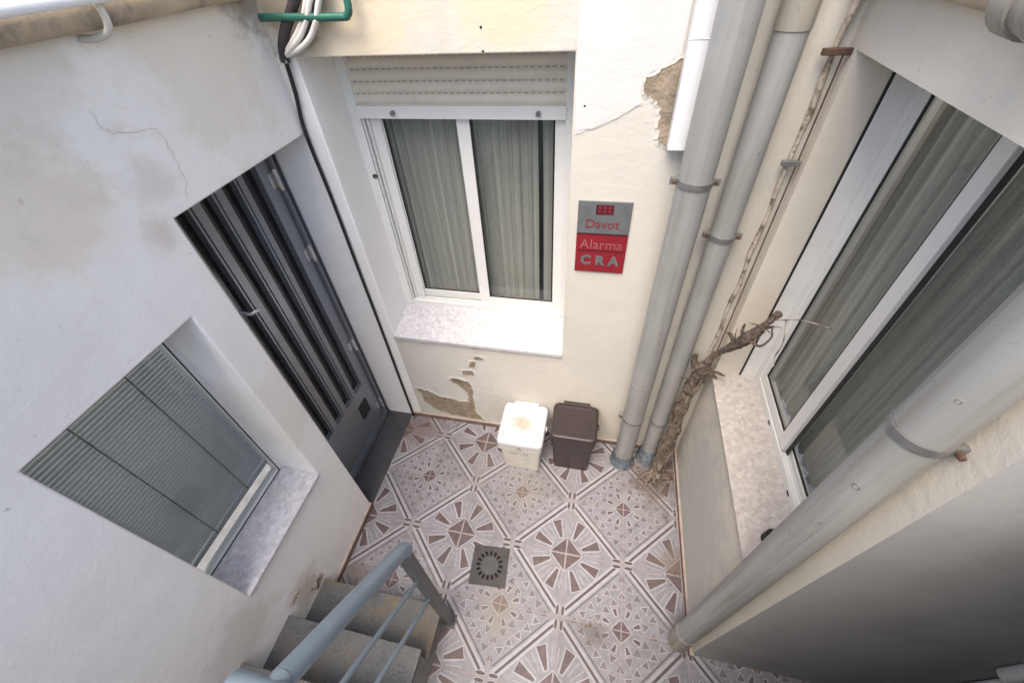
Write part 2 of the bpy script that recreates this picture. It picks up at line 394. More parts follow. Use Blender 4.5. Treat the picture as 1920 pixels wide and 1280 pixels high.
def wall_mesh(fn, u0, u1, v0, v1, holes, depth, m, ucuts=(), vcuts=(), bev=.006):
    """front sheet with rectangular openings, their reveals, and the wall's own thickness. fn(u, v, d): d = depth behind the face"""
    us = sorted({u0, u1, *ucuts, *[h[0] for h in holes], *[h[1] for h in holes]})
    vv = sorted({v0, v1, *vcuts, *[h[2] for h in holes], *[h[3] for h in holes]})
    us = [u for u in us if u0 <= u <= u1]; vv = [v for v in vv if v0 <= v <= v1]
    b = MB()
    inside = lambda u, v: any(h[0] < u < h[1] and h[2] < v < h[3] for h in holes)
    nu, nv = len(us) - 1, len(vv) - 1
    hole = [[inside((us[i] + us[i + 1]) / 2, (vv[j] + vv[j + 1]) / 2) for j in range(nv)] for i in range(nu)]
    H = lambda i, j: 0 <= i < nu and 0 <= j < nv and not hole[i][j]
    for i in range(nu):
        for j in range(nv):
            if hole[i][j]: continue
            for d in (0, depth):
                b.add([fn(us[i], vv[j], d), fn(us[i + 1], vv[j], d), fn(us[i + 1], vv[j + 1], d), fn(us[i], vv[j + 1], d)], [(0, 1, 2, 3)], m)
            for (di, dj, p, q) in ((-1, 0, (i, j), (i, j + 1)), (1, 0, (i + 1, j), (i + 1, j + 1)), (0, -1, (i, j), (i + 1, j)), (0, 1, (i, j + 1), (i + 1, j + 1))):
                if not H(i + di, j + dj):
                    b.add([fn(us[p[0]], vv[p[1]], 0), fn(us[q[0]], vv[q[1]], 0), fn(us[q[0]], vv[q[1]], depth), fn(us[p[0]], vv[p[1]], depth)], [(0, 1, 2, 3)], m)
    return b
def weld(o):
    bm = bmesh.new(); bm.from_mesh(o.data); bmesh.ops.remove_doubles(bm, verts=bm.verts[:], dist=1e-5)
    bmesh.ops.recalc_face_normals(bm, faces=bm.faces[:]); bm.to_mesh(o.data); bm.free()

XL, YB, XR = -1.300, 1.682, .673

# ------------------------------------------------------------------ ground: earth sheet + tiled courtyard floor
g = MB(); g.box((-60, -60, -.4), (60, 60, -.10), M['concrete']); tag(g.build('ground'), kind='structure')
fl = MB()
fl.box((-1.56, -2.4, -.098), (2.7, 1.95, 0.0), M['t_base'])
Pp = .66; CX, CY = 0.0, .876
FX0, FX1, FY0, FY1 = -1.30, 2.6, -1.6, 1.684
def clip(poly):
    for (ax, lim, sg) in ((0, FX0, 1), (0, FX1, -1), (1, FY0, 1), (1, FY1, -1)):
        out = []
        for i in range(len(poly)):
            a, b = poly[i], poly[(i + 1) % len(poly)]
            ina, inb = (a[ax] - lim) * sg >= 0, (b[ax] - lim) * sg >= 0
            if ina: out.append(a)
            if ina != inb:
                t = (lim - a[ax]) / (b[ax] - a[ax]); out.append((a[0] + (b[0] - a[0]) * t, a[1] + (b[1] - a[1]) * t))
        poly = out
        if len(poly) < 3: return None
    return poly
def lay(poly, z, m):
    p = clip(poly)
    if p: fl.add([(x, y, z) for x, y in p], [tuple(range(len(p)))], m)
def pol(c, r, a): return (c[0] + r * math.cos(a), c[1] + r * math.sin(a))
def quad_dir(c, a, r0, r1, w0, w1):
    ca, sa = math.cos(a), math.sin(a)
    T = lambda r, w: (c[0] + r * ca - w * sa, c[1] + r * sa + w * ca)
    return [T(r0, -w0), T(r1, -w1), T(r1, w1), T(r0, w0)]
Z1, Z2, Z3, Z4 = .0006, .0012, .0018, .0024
h = Pp / 2
for i in range(-3, 6):
    for j in range(-5, 3):
        c = (CX + i * Pp, CY + j * Pp)
        # star motif
        for k in range(8):
            a = R(22.5 + 45 * k)
            lay(quad_dir(c, a, .092, .208, .016, .034), Z1, M['t_white'])
            lay(quad_dir(c, a, .098, .203, .007, .0265), Z2, M['t_brown'])
            a2 = R(45 * k)
            for sgn in (-1, 1):
                lay(quad_dir(c, a2 + sgn * R(5.5), .110, .196, .0016, .0022), Z1, M['t_white'])
        lay([pol(c, .104, R(90 * k)) for k in range(4)], Z2, M['t_white'])
        for k in range(4):
            a0 = R(90 * k)
            e = .005
            tri = [pol(c, .087, a0), pol(c, .087, a0 + R(90)), c]
            gx = (tri[0][0] + tri[1][0] + c[0]) / 3; gy = (tri[0][1] + tri[1][1] + c[1]) / 3
            lay([(p[0] + (gx - c[0]) * .14, p[1] + (gy - c[1]) * .14) for p in tri], Z3, M['t_brown'])
        # four borders of the star cell
        for k in range(4):
            a = R(45 + 90 * k); mid = h / math.sqrt(2)
            L = .233
            def bar(r0, r1, l0, m, z):
                ca, sa = math.cos(a), math.sin(a)
                lay([(c[0] + r * ca - w * sa, c[1] + r * sa + w * ca) for r, w in ((r0, -l0), (r1, -l0), (r1, l0), (r0, l0))], z, m)
            bar(mid - .030, mid - .017, .205, M['t_white'], Z1)
            bar(mid - .016, mid - .004, .185, M['t_dark'], Z2)
            bar(mid - .003, mid + .012, .205, M['t_white'], Z1)
            bar(mid + .020, mid + .025, .185, M['t_dark'], Z1)
        # lozenge motif
        c2 = (c[0] + h, c[1] + h)
        S = .0585
        for a_ in range(-3, 4):
            for b_ in range(-3, 4):
                if abs(a_) <= 1 and abs(b_) <= 1: continue
                u, w = a_ * S, b_ * S
                x = c2[0] + (u - w) * .7071; y = c2[1] + (u + w) * .7071
                flip = 1 if (a_ + b_) % 2 == 0 else -1
                rr = .0195 + .002 * ((a_ * 3 + b_ * 5) % 3)
                ph = math.atan2(y - c2[1], x - c2[0]) if (a_ + b_) % 2 else R(90)
                if abs(a_) == 3 and abs(b_) == 3:
                    lay([pol((x, y), .022, ph + R(120 * q)) for q in range(3)], Z1, M['t_mid'])
                else:
                    lay([pol((x, y), .030, ph + R(120 * q)) for q in range(3)], Z1, M['t_white'])
                    lay([pol((x, y), rr * 1.08, ph + R(120 * q)) for q in range(3)], Z2, M['t_mid'])
        for k in range(8):
            a = R(22.5 + 45 * k)
            lay(quad_dir(c2, a, .066, .108, .011, .018), Z1, M['t_white'])
            lay(quad_dir(c2, a, .070, .104, .005, .011), Z2, M['t_brown'])
        lay([pol(c2, .060, R(90 * k)) for k in range(4)], Z2, M['t_white'])
        for k in range(4):
            a0 = R(90 * k); tri = [pol(c2, .048, a0), pol(c2, .048, a0 + R(90)), c2]
            gx = (tri[0][0] + tri[1][0] + c2[0]) / 3; gy = (tri[0][1] + tri[1][1] + c2[1]) / 3
            lay([(p[0] + (gx - c2[0]) * .16, p[1] + (gy - c2[1]) * .16) for p in tri], Z3, M['t_brown'])
        # corner rosettes where four cells meet: upright pair along y, lying pair along x
        for (q, vert) in (((c[0] + h, c[1]), False), ((c[0], c[1] + h), True)):
            for sx in (-1, 1):
                for sy in (-1, 1):
                    o_ = (q[0] + sx * (.015 if vert else .034), q[1] + sy * (.034 if vert else .015))
                    ra, rb = (.0085, .026) if vert else (.026, .0085)
                    lay([(o_[0] + (ra + .005) * math.cos(R(45 * t)), o_[1] + (rb + .005) * math.sin(R(45 * t))) for t in range(8)], Z2, M['t_white'])
                    lay([(o_[0] + ra * math.cos(R(45 * t)), o_[1] + rb * math.sin(R(45 * t))) for t in range(8)], Z3, M['t_dark'])
for i in range(-8, 10):                                  # grout joints of the 33 cm tiles
    x = CX + i * h; lay([(x - .0022, FY0), (x + .0022, FY0), (x + .0022, FY1), (x - .0022, FY1)], Z4, M['t_pink'])
for j in range(-9, 4):
    y = CY + j * h; lay([(FX0, y - .0022), (FX1, y - .0022), (FX1, y + .0022), (FX0, y + .0022)], Z4 + .0003, M['t_pink'])
tag(fl.build('floor', fix=False), kind='structure')

# ------------------------------------------------------------------ left house wall
DY0 = .935
lw = thing('house_wall', (0, 0, 0), 'white plaster wall holding the grey metal striped door and the slatted blind window', 'wall')
FL = lambda u, v, d: (XL - d, u, v)
SW = (.222, .782, .735, 1.815)       # small window opening
b = wall_mesh(FL, -2.4, YB, -.05, 2.95, [(DY0, YB, -.05, 2.09), SW], .24, M['left'])
o = b.build('wall', lw); weld(o); bv = o.modifiers.new('bevel', 'BEVEL'); bv.width = .007; bv.segments = 3; bv.limit_method = 'ANGLE'
b = MB(); b.box((XL + .012, .43, -.01), (XL - .01, DY0, .045), M['skirt']); b.box((XL + .014, .43, .045), (XL - .01, DY0, .053), M['grout']); b.build('skirting', lw, .002)
def crackline(pts, w, fn, name, parent, m):
    b = MB()
    for (p, q) in zip(pts[:-1], pts[1:]):
        dx, dy = q[0] - p[0], q[1] - p[1]; L = math.hypot(dx, dy) or 1; nx, ny = -dy / L * w, dx / L * w
        b.add([fn(p[0] - nx, p[1] - ny, -.0012), fn(q[0] - nx, q[1] - ny, -.0012), fn(q[0] + nx, q[1] + ny, -.0012), fn(p[0] + nx, p[1] + ny, -.0012)], [(0, 1, 2, 3)], m)
    return b.build(name, parent, fix=False)
def jag(pts, n=4, a=.006):
    out = []
    for p, q in zip(pts[:-1], pts[1:]):
        for k in range(n):
            t = k / n; out.append((p[0] + (q[0] - p[0]) * t + random.uniform(-a, a), p[1] + (q[1] - p[1]) * t + random.uniform(-a, a)))
    return out + [pts[-1]]
crackline(jag([(.909, 2.407), (.913, 2.367), (.936, 2.337), (1.049, 2.321), (1.056, 2.282), (1.051, 2.225), (1.04, 2.171), (1.014, 2.12)]), .0009, FL, 'crack', lw, M['crack'])
def patch(poly, fn, name, parent, m, t=.0035, n=5, a=.010, rim=None):
    pts = jag(poly + [poly[0]], n, a)[:-1]; k = len(pts)
    area = sum(pts[i][0] * pts[(i + 1) % k][1] - pts[(i + 1) % k][0] * pts[i][1] for i in range(k)); sg_ = 1 if area > 0 else -1
    b = MB(); hh = t if rim is None else .001
    b.prism(pts, lambda u, v, q: fn(u, v, -q), hh, m)
    if rim is not None:                                # lifted flakes of paint round the bare patch
        nor = []
        for i in range(k):
            p, q = pts[i - 1], pts[(i + 1) % k]; dx, dy = q[0] - p[0], q[1] - p[1]; L = math.hypot(dx, dy) or 1
            nor.append((dy / L * sg_, -dx / L * sg_))
        hs = [random.uniform(.0025, .0045) for _ in pts]; ws = [random.uniform(.012, .018) for _ in pts]
        v = []
        for p, q, hh_, w in zip(pts, nor, hs, ws):
            v += [fn(p[0] + q[0] * w, p[1] + q[1] * w, -.0002), fn(p[0] + q[0] * w * .3, p[1] + q[1] * w * .3, -hh_ * .7), fn(p[0], p[1], -hh_), fn(p[0] + q[0] * .002, p[1] + q[1] * .002, .002)]
        f = []
        for i in range(k):
            i2 = (i + 1) % k
            for c in range(3): f.append((i * 4 + c, i2 * 4 + c, i2 * 4 + c + 1, i * 4 + c + 1))
        b.add(v, f, rim)
    return b.build(name, parent)
patch([(.455, .20), (.44, .25), (.40, .235), (.37, .25), (.375, .21), (.40, .19)], FL, 'chipped_plaster', lw, M['mortar'], .002, 5, .012)
patch([(.33, .37), (.30, .40), (.26, .385), (.28, .36)], FL, 'chipped_plaster', lw, M['mortar'], .002, 5, .012)

# door (metal leaf set deep in the wall)
XD = -1.535
def vbar(bb, y0, y1, z0, z1, m, x0=XD, t=.02): bb.box((x0 - .03, y0, z0), (x0 + t, y1, z1), m)
D = MB()
vbar(D, 1.557, 1.634, .06, 2.16, M['alu'], t=.012)
vbar(D, DY0 - .06, 1.01, .06, 2.16, M['alu'], t=.012)
D.box((XD - .03, 1.01, .06), (XD + .012, 1.557, .475), M['alu'])
D.box((XD - .03, 1.01, 2.10), (XD + .012, 1.557, 2.16), M['alu'])
for y in (1.01 + .083, 1.21, 1.336, 1.462):
    pass
bands = [(1.037, 1.099), (1.155, 1.218), (1.280, 1.343), (1.412, 1.466)]
for (y0, y1) in bands:                          # each mullion: two ribs with a groove between
    D.box((XD - .03, y0 + .006, .475), (XD + .010, y0 + .017, 2.10), M['alu'])
    D.box((XD - .03, y0 + .017, .475), (XD + .003, y0 + .021, 2.10), M['alu_dark'])
    D.box((XD - .03, y0 + .021, .475), (XD + .014, y1 - .0, 2.10), M['alu'])
door = D.build('door', lw, .0015)
gy = [(1.01, 1.043), (1.099, 1.161), (1.218, 1.286), (1.343, 1.418), (1.466, 1.557)]
for (y0, y1) in gy:
    b = MB(); b.box((XD - .028, y0, .475), (XD - .022, y1, 2.10), M['dark_glass']); b.build('glass_strip', door)
b = MB(); b.box((XD + .012, 1.43, .235), (XD + .016, 1.53, .365), M['hole'])
for k in range(7): b.box((XD + .016, 1.432, .24 + k * .018), (XD + .022, 1.528, .248 + k * .018), M['alu_dark'])
b.build('vent_grille', door)
b = MB(); b.box((XD - .05, 1.640, .0), (XD + .035, YB, 2.16), M['alu']); b.box((XD - .05, 1.634, .03), (XD + .002, 1.640, 2.16), M['alu_dark'])
b.box((XD + .035, 1.655, .0), (XD + .042, 1.667, 2.16), M['alu_dark'])
b.build('door_frame', door, .002)
for z in (1.90, 1.50, .80, .17):
    b = MB(); b.tube([(XD + .028, 1.637, z - .05), (XD + .028, 1.637, z + .05)], .012, M['chrome'], 12)
    b.box((XD + .012, 1.600, z - .035), (XD + .016, 1.634, z + .035), M['chrome']); b.build('hinge', door)
b = MB(); b.tube([(XD + .010, 1.098, 1.535), (XD + .07, 1.098, 1.535), (XD + .075, 1.115, 1.535), (XD + .075, 1.135, 1.53)], .009, M['chrome'], 10); b.build('handle', door)
b = MB(); b.box((XD + .04, DY0 - .0, -.02), (XL - .002, YB - .001, .006), M['threshold']); b.box((XD - .06, DY0 - .06, -.02), (XD + .04, YB - .001, .02), M['threshold']); b.build('threshold', lw)

# small window with a slatted blind
XG = -1.52
b = MB(); y0, y1, z0, z1 = SW
for (a, c) in (((XG - .03, y0, z0), (XG + .02, y0 + .022, z1)), ((XG - .03, y1 - .022, z0), (XG + .02, y1, z1)),
               ((XG - .03, y0 + .022, z1 - .03), (XG + .02, y1 - .022, z1))): b.box(a, c, M['frame_white'])
b.box((XG - .03, y0 + .022, z0), (XG + .02, y1 - .022, z0 + .020), M['frame_white'])
for (a, c) in (((XG + .0205, y0 + .020, z0 + .018), (XG + .0225, y0 + .026, z1)), ((XG + .0205, y1 - .026, z0 + .018), (XG + .0225, y1 - .020, z1)),
               ((XG + .0205, y0 + .020, z0 + .018), (XG + .0225, y1 - .020, z0 + .025))): b.box(a, c, M['gasket'])
win = b.build('window', lw, .002)
b = MB(); b.add([(XG, y0 + .022, z0 + .020), (XG, y1 - .022, z0 + .020), (XG, y1 - .022, z1 - .03), (XG, y0 + .022, z1 - .03)], [(0, 1, 2, 3)], M['pane']); b.build('pane', win)
b = MB()
z = z0 + .115
while z < z1 + .02:
    b.add([(XG - .040, y0 + .02, z + .0065), (XG - .040, y1 - .02, z + .0065), (XG - .033, y1 - .02, z + .002), (XG - .033, y0 + .02, z + .002),
           (XG - .029, y1 - .02, z - .005), (XG - .029, y0 + .02, z - .005)], [(0, 1, 2, 3), (3, 2, 4, 5)], M['blind'], True); z += .0175
b.box((XG - .052, y0 + .02, z0 + .078), (XG - .022, y1 - .02, z0 + .098), M['blind'])
for y in (.405, .615): b.box((XG - .022, y - .002, z0 + .09), (XG - .0195, y + .002, z1), M['cord'])
b.build('blind', win, fix=False)
b = MB(); b.box((XG - .30, y0 - .1, z0 - .1), (XG - .29, y1 + .1, z1 + .1), M['interior']); b.build('room_backdrop', win)
b = MB(); b.prism([(XG + .02, .752), (XL + .012, .742), (XL + .012, .720), (XG + .02, .720)], lambda u, v, hh: (u, y0 + .001 + hh, v), y1 - y0 - .002, M['marble']); b.build('window_sill', win, .002)

# ------------------------------------------------------------------ back house wall
bw = thing('house_wall', (0, 0, 0), 'cream plaster wall with the roller shutter window, peeling above the white and brown bins', 'wall')
FB = lambda u, v, d: (u, YB + d, v)
BWIN = (-1.218, -.147, .885, 2.364)
b = wall_mesh(FB, -1.62, 1.1, -.05, 3.6, [BWIN], .32, M['back'])
cen = [Vector(tuple(sum(b.v[k][q] for k in f) / len(f) for q in range(3))) for f in b.f]
li = b.slot(M['left']); b.mi = [li if c.x < -1.2175 and c.z < 2.364 else mi for c, mi in zip(cen, b.mi)]
o = b.build('wall', bw); weld(o); bv = o.modifiers.new('bevel', 'BEVEL'); bv.width = .006; bv.segments = 3; bv.limit_method = 'ANGLE'
b = MB(); b.box((XL - .005, YB - .010, -.01), (XR, YB + .01, .040), M['skirt']); b.box((XL - .005, YB - .012, .040), (XR, YB + .01, .049), M['grout']); b.build('skirting', bw, .002)
patch([(-1.20, .355), (-1.10, .335), (-1.0, .285), (-.96, .285), (-.85, .262), (-.80, .275), (-.795, .37), (-.85, .44), (-.91, .50), (-.88, .525), (-.80, .515), (-.765, .488), (-.755, .40), (-.765, .28), (-.765, .15), (-.70, .06), (-.84, .062), (-.97, .075), (-1.08, .12), (-1.15, .19), (-1.16, .27)], FB, 'peeled_patch', bw, M['render'], .0035, 7, .008, M['back'])
patch([(-.72, .865), (-.64, .868), (-.63, .845), (-.71, .84)], FB, 'peeled_patch', bw, M['render'], .003, 4, .004, M['back'])
patch([(-.70, .77), (-.645, .765), (-.64, .745), (-.70, .735)], FB, 'peeled_patch', bw, M['render'], .003, 4, .004, M['back'])
patch([(-.735, .715), (-.70, .72), (-.71, .66), (-.75, .65)], FB, 'peeled_patch', bw, M['render'], .003, 4, .004, M['back'])
patch([(-.81, .62), (-.73, .625), (-.72, .575), (-.80, .57)], FB, 'peeled_patch', bw, M['render'], .003, 4, .005, M['back'])
patch([(.21, 2.345), (.155, 2.318), (.094, 2.285), (.090, 2.262), (.098, 2.24), (.135, 2.225), (.16, 2.19), (.168, 2.12), (.175, 2.08), (.215, 2.06)], FB, 'peeled_patch', bw, M['render'], .0035, 5, .005, M['back'])
patch([(-.140, 2.10), (-.07, 2.125), (.02, 2.165), (.092, 2.205), (.088, 2.288), (.20, 2.35), (.20, 3.2), (-.145, 3.2)], FB, 'repainted_patch', bw, M['white_paint'], .002, 5, .006)
crackline(jag([(-.13, 2.115), (-.07, 2.128), (.02, 2.168), (.092, 2.21)]), .0016, lambda u, v, d: FB(u, v, -.003), 'crack', bw, M['crack'])
for (x, z) in ((-.47, 2.44), (-.47, 2.372), (-.105, 2.20)):
    b = MB(); b.tube([(x, YB + .002, z), (x, YB - .002, z)], .004, M['hole'], 10); b.build('screw_hole', bw)

b = MB(); x0, x1, z0, z1 = BWIN; YW = 1.93
fw = M['frame_white']
b.box((x0, YW, .945), (x0 + .050, YW + .035, z1 + .04), fw); b.box((x0 + .054, YW + .004, .945), (x0 + .062, YW + .06, z1 + .04), fw); b.box((x0 + .072, YW + .012, .945), (x0 + .080, YW + .06, z1 + .04), fw)
b.box((x0, YW + .035, .945), (x0 + .13, YW + .075, z1), M['frame_white'])
b.box((x1 - .05, YW, .945), (x1, YW + .07, z1 + .04), fw)
b.box((x0 + .050, YW + .002, .935), (x1 - .05, YW + .07, .975), fw); b.box((x0 + .08, YW + .018, .975), (x1 - .05, YW + .022, .99), fw)
b.box((x0, YW + .02, z1), (x1, YW + .08, z1 + .05), fw)
b.tube([(x0 + .04, YW - .006, 1.80), (x0 + .04, YW + .01, 1.80)], .012, M['rust'], 12)
win = b.build('window', bw, .0025)
def sash(name, parent, org, uax, y0, y1, u0, u1, z0, z1, wl, wr, wb, wt, pane_off, m=fw):
    """org/uax: maps (u, depth, z) to the world"""
    b = MB()
    def bx(ua, ub, da, db, za, zb, mm):
        p, q = uax(ua, da, za), uax(ub, db, zb); b.box(p, q, mm)
    bx(u0, u0 + wl, y0, y1, z0, z1, m); bx(u1 - wr, u1, y0, y1, z0, z1, m)
    bx(u0 + wl, u1 - wr, y0, y1, z0, z0 + wb, m); bx(u0 + wl, u1 - wr, y0, y1, z1 - wt, z1, m)
    gk = .009; yg0, yg1 = y0 + .003, y0 + .010
    a0, a1, c0, c1 = u0 + wl, u1 - wr, z0 + wb, z1 - wt
    bx(a0, a0 + gk, yg0, yg1, c0, c1, M['gasket']); bx(a1 - gk, a1, yg0, yg1, c0, c1, M['gasket'])
    bx(a0 + gk, a1 - gk, yg0, yg1, c0, c0 + gk, M['gasket']); bx(a0 + gk, a1 - gk, yg0, yg1, c1 - gk, c1, M['gasket'])
    o = b.build(name, parent, .002)
    b = MB(); ym = (y0 + y1) / 2; b.add([uax(a0, ym, c0), uax(a1, ym, c0), uax(a1, ym, c1), uax(a0, ym, c1)], [(0, 1, 2, 3)], M['pane']); b.build('pane', parent)
    return o
UX = lambda u, dd, z: (u, dd, z)
sash('sash', win, None, UX, YW + .048, YW + .072, -1.140, -.655, .985, 2.34, .056, .05, .053, .05, 0)
sash('sash', win, None, UX, YW + .022, YW + .046, -.703, -.185, .985, 2.34, .063, .06, .053, .05, 0)
b = MB()
for k in range(6):
    zz = 2.132 + k * .047
    b.add([(x0 + .045, YW + .012, zz), (x1 - .045, YW + .012, zz), (x1 - .045, YW + .004, zz + .008), (x0 + .045, YW + .004, zz + .008),
           (x1 - .045, YW + .002, zz + .022), (x0 + .045, YW + .002, zz + .022), (x1 - .045, YW + .005, zz + .036), (x0 + .045, YW + .005, zz + .036),
           (x1 - .045, YW + .012, zz + .0425), (x0 + .045, YW + .012, zz + .0425)], [(0, 1, 2, 3), (3, 2, 4, 5), (5, 4, 6, 7), (7, 6, 8, 9)], M['shutter'], True)
    xx = x0 + .06
    while xx < x1 - .06:
        b.box((xx, YW + .0095, zz + .0425), (xx + .017, YW + .012, zz + .047), M['slot']); xx += .030
b.box((x0 + .045, YW + .012, 2.10), (x1 - .045, YW + .018, z1 + .04), M['shutter'])
b.build('roller_shutter', win, fix=False)
b = MB(); b.box((x0 + .047, YW - .006, 2.076), (x1 - .047, YW + .014, 2.130), fw)
for x in (-.99, -.315): b.tube([(x, YW - .022, 2.103), (x, YW - .004, 2.103)], .011, M['clamp'], 12)
b.build('shutter_bar', win, .003)
def curtain(fn, u0, u1, z0, z1, amp, per, m, parent, gap=None):
    b = MB(); n = 320; vs_ = []
    for i in range(n + 1):
        u = u0 + (u1 - u0) * i / n
        dd = amp * math.sin(u * 2 * math.pi / per) + amp * .6 * math.sin(u * 2 * math.pi / (per * .43) + 1.3)
        for k, z in enumerate((z0, (z0 + z1) / 2, z1)):
            vs_.append(fn(u + .006 * math.sin(k * 1.3 + u * 17), dd * (1 + .3 * k), z))
    b.add(vs_, [(i * 3 + k, i * 3 + 3 + k, i * 3 + 4 + k, i * 3 + 1 + k) for i in range(n) for k in range(2)], m, True)
    return b.build('curtain', parent, fix=False)
curtain(lambda u, dd, z: (u, 2.055 + dd, z), -1.35, -.345, .85, 2.5, .0055, .062, M['curtain_x'], win)
curtain(lambda u, dd, z: (u, 2.075 + dd, z), -.320, -.05, .85, 2.5, .004, .3, M['curtain_x'], win)
b = MB(); b.box((-1.4, 2.30, .7), (.0, 2.31, 2.6), M['interior']); b.build('room_backdrop', win)
b = MB(); b.prism([(YW + .002, .944), (YB - .015, .885), (YB - .015, .860), (YW + .002, .860)], lambda u, v, hh: (x0 + .001 + hh, u, v), x1 - x0 - .002, M['marble']); b.build('window_sill', win, .002)

# ------------------------------------------------------------------ right house wall (with the shaded return)
rwall = thing('house_wall', (0, 0, 0), 'pale plaster wall with the wide sliding window, turning the corner into a shaded return', 'wall')
def FR(u, v, d):
    return (XR + d, u, v)
RWIN = (.66, 1.621, .905, 2.366)
YC = .495
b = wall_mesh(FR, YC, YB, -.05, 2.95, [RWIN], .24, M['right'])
b.v = [((x), (.515 - .0214 * z if abs(y - YC) < 1e-6 else y), z) for x, y, z in b.v]
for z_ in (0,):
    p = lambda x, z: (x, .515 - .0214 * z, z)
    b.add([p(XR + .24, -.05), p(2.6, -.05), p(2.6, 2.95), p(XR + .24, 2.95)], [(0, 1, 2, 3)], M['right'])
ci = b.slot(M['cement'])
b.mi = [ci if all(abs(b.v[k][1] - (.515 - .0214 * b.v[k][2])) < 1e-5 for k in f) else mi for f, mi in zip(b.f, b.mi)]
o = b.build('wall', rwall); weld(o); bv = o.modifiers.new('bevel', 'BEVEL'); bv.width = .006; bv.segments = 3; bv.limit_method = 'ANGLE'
b = MB(); b.box((XR - .010, .505, -.01), (XR + .01, YB - .012, .040), M['skirt']); b.box((XR - .012, .503, .040), (XR + .01, YB - .012, .049), M['grout'])
b.build('skirting', rwall, .002)
XW = .80
y0, y1, z0, z1 = RWIN
b = MB()
b.box((XW - .006, y1 - .006, .94), (XW + .002, y1 + .001, z1 + .03), M['gasket'])
b.box((XW + .002, y1 - .010, .94), (XW + .070, y1, z1 + .03), fw)
b.box((XW + .070, y1 - .045, .94), (XW + .082, y1, z1 + .03), fw); b.box((XW + .086, y1 - .050, .94), (XW + .094, y1, z1 + .03), fw); b.box((XW + .098, y1 - .03, .94), (XW + .15, y1, z1 + .03), fw)
b.box((XW + .070, y0, .94), (XW + .078, y1 - .045, .985), fw); b.box((XW + .078, y0, .94), (XW + .15, y1 - .045, .968), fw); b.box((XW + .102, y0, .968), (XW + .106, y1 - .05, .984), fw)
b.box((XW + .07, y0, .94), (XW + .15, y0 + .05, z1 + .03), fw)
b.box((XW + .068, 1.30, .955), (XW + .0705, 1.325, .965), M['hole']); b.box((XW + .068, .95, .955), (XW + .0705, .975, .965), M['hole'])
win = b.build('window', rwall, .0025)
UY = lambda u, dd, z: (dd, u, z)
sash('sash', win, None, UY, XW + .079, XW + .101, 1.150, 1.578, .985, 2.39, .06, .034, .05, .05, 0)
sash('sash', win, None, UY, XW + .108, XW + .132, .70, 1.215, .972, 2.39, .05, .05, .035, .05, 0)
b = MB(); b.box((XW + .095, 1.128, .985), (XW + .0965, 1.150, 2.39), M['gasket']); b.build('seal_strip', win)
curtain(lambda u, dd, z: (1.03 + dd, u, z), .56, 1.80, .85, 2.55, .0065, .075, M['curtain_y'], win)
b = MB(); b.box((1.30, .56, .7), (1.31, 1.9, 2.6), M['interior']); b.build('room_backdrop', win)
b = MB(); b.prism([(XW + .07, .946), (XR - .012, .930), (XR - .012, .903), (XW + .07, .903)], lambda u, v, hh: (u, y0 + .001 + hh, v), y1 - y0 - .002, M['marble_warm']); b.build('window_sill', win, .002)
b = MB()
for (x, z, w) in ((1.02, 0, 0),): pass

# ------------------------------------------------------------------ house behind the camera: unseen block and slab added to keep the return wall in shade
fh = thing('house_wall', (0, 0, 0), 'plaster house front behind the viewpoint with an added unseen slab and block shading the return wall', 'wall')
b = MB(); b.box((-1.3, -2.6, -.05), (2.7, -2.4, 2.3), M['house']); b.box((2.6, -2.4, -.05), (2.8, 1.9, 2.95), M['house']); b.build('wall', fh)
b = MB(); b.box((.32, -2.4, -.05), (2.6, -.06, 2.2), M['house']); b.build('shade_block', fh)
b = MB(); b.box((.30, -2.4, 2.20), (2.6, -.03, 2.36), M['house']); b.box((.80, -.03, 2.20), (2.6, .464, 2.36), M['house']); b.build('shade_slab', fh)

# ------------------------------------------------------------------ staircase along the left wall
st = thing('staircase', (0, 0, 0), 'short concrete staircase with mottled slate treads climbing beside the white wall', 'stairs')
SX0, SX1 = XL + .001, -.605
b = MB(); ys = [.425, .212, .0, -.212, -.424]; zs = [.175, .35, .53, .705, .88]
prof = [(ys[0], -.02)]
for y, z in zip(ys, zs): prof += [(y, prof[-1][1] if False else z - .03)] if False else []
poly = [(ys[0], -.02)]
for k in range(5):
    poly.append((ys[k], zs[k] - .03)); poly.append((ys[k + 1] if k < 4 else -2.39, zs[k] - .03))
poly.append((-2.39, -.02))
b.prism(poly, lambda u, v, hh: (SX0 + hh, u, v), SX1 - SX0 - .012, M['concrete']); b.build('stair_base', st)
for k in range(5):
    yb = ys[k + 1] + .0 if k < 4 else -2.38
    b = MB(); b.box((SX0, yb + .001, zs[k] - .029), (SX1 + .0, ys[k] + .018, zs[k]), M['slate']); b.build('tread', st, .003)

# railing
rl = thing('stair_railing', (0, 0, 0), 'blue grey tubular handrail with a dark post and two thin rails on the staircase', 'railing')
RX = -.585
HR = [(RX, .430, 1.060), (RX, .420, 1.085), (RX, .395, 1.115), (RX, .0, 1.525)]
b = MB(); b.tube(HR, .0285, M['rail'], 24); b.tube([(-.680, -.034, 1.55), (-.674, -.034, 1.55), (-.555, -.034, 1.55), (-.550, -.034, 1.55)], [.026, .034, .034, .026], M['rail'], 24)
b.tube(smooth_path([(RX, .0, 1.525), (RX, -.045, 1.56), (RX, -.10, 1.585), (RX - .0, -.25, 1.59)], 5) + [(RX, -2.3, 1.59)], .0285, M['rail'], 24); b.build('handrail', rl)
b = MB(); b.box((RX - .022, .392, -.005), (RX + .022, .436, 1.06), M['rail_dark']); b.build('post', rl, .003)
b = MB(); b.box((RX - .032, .38, 0), (RX + .034, .448, .006), M['rail_dark']); b.build('base_plate', rl, .002)
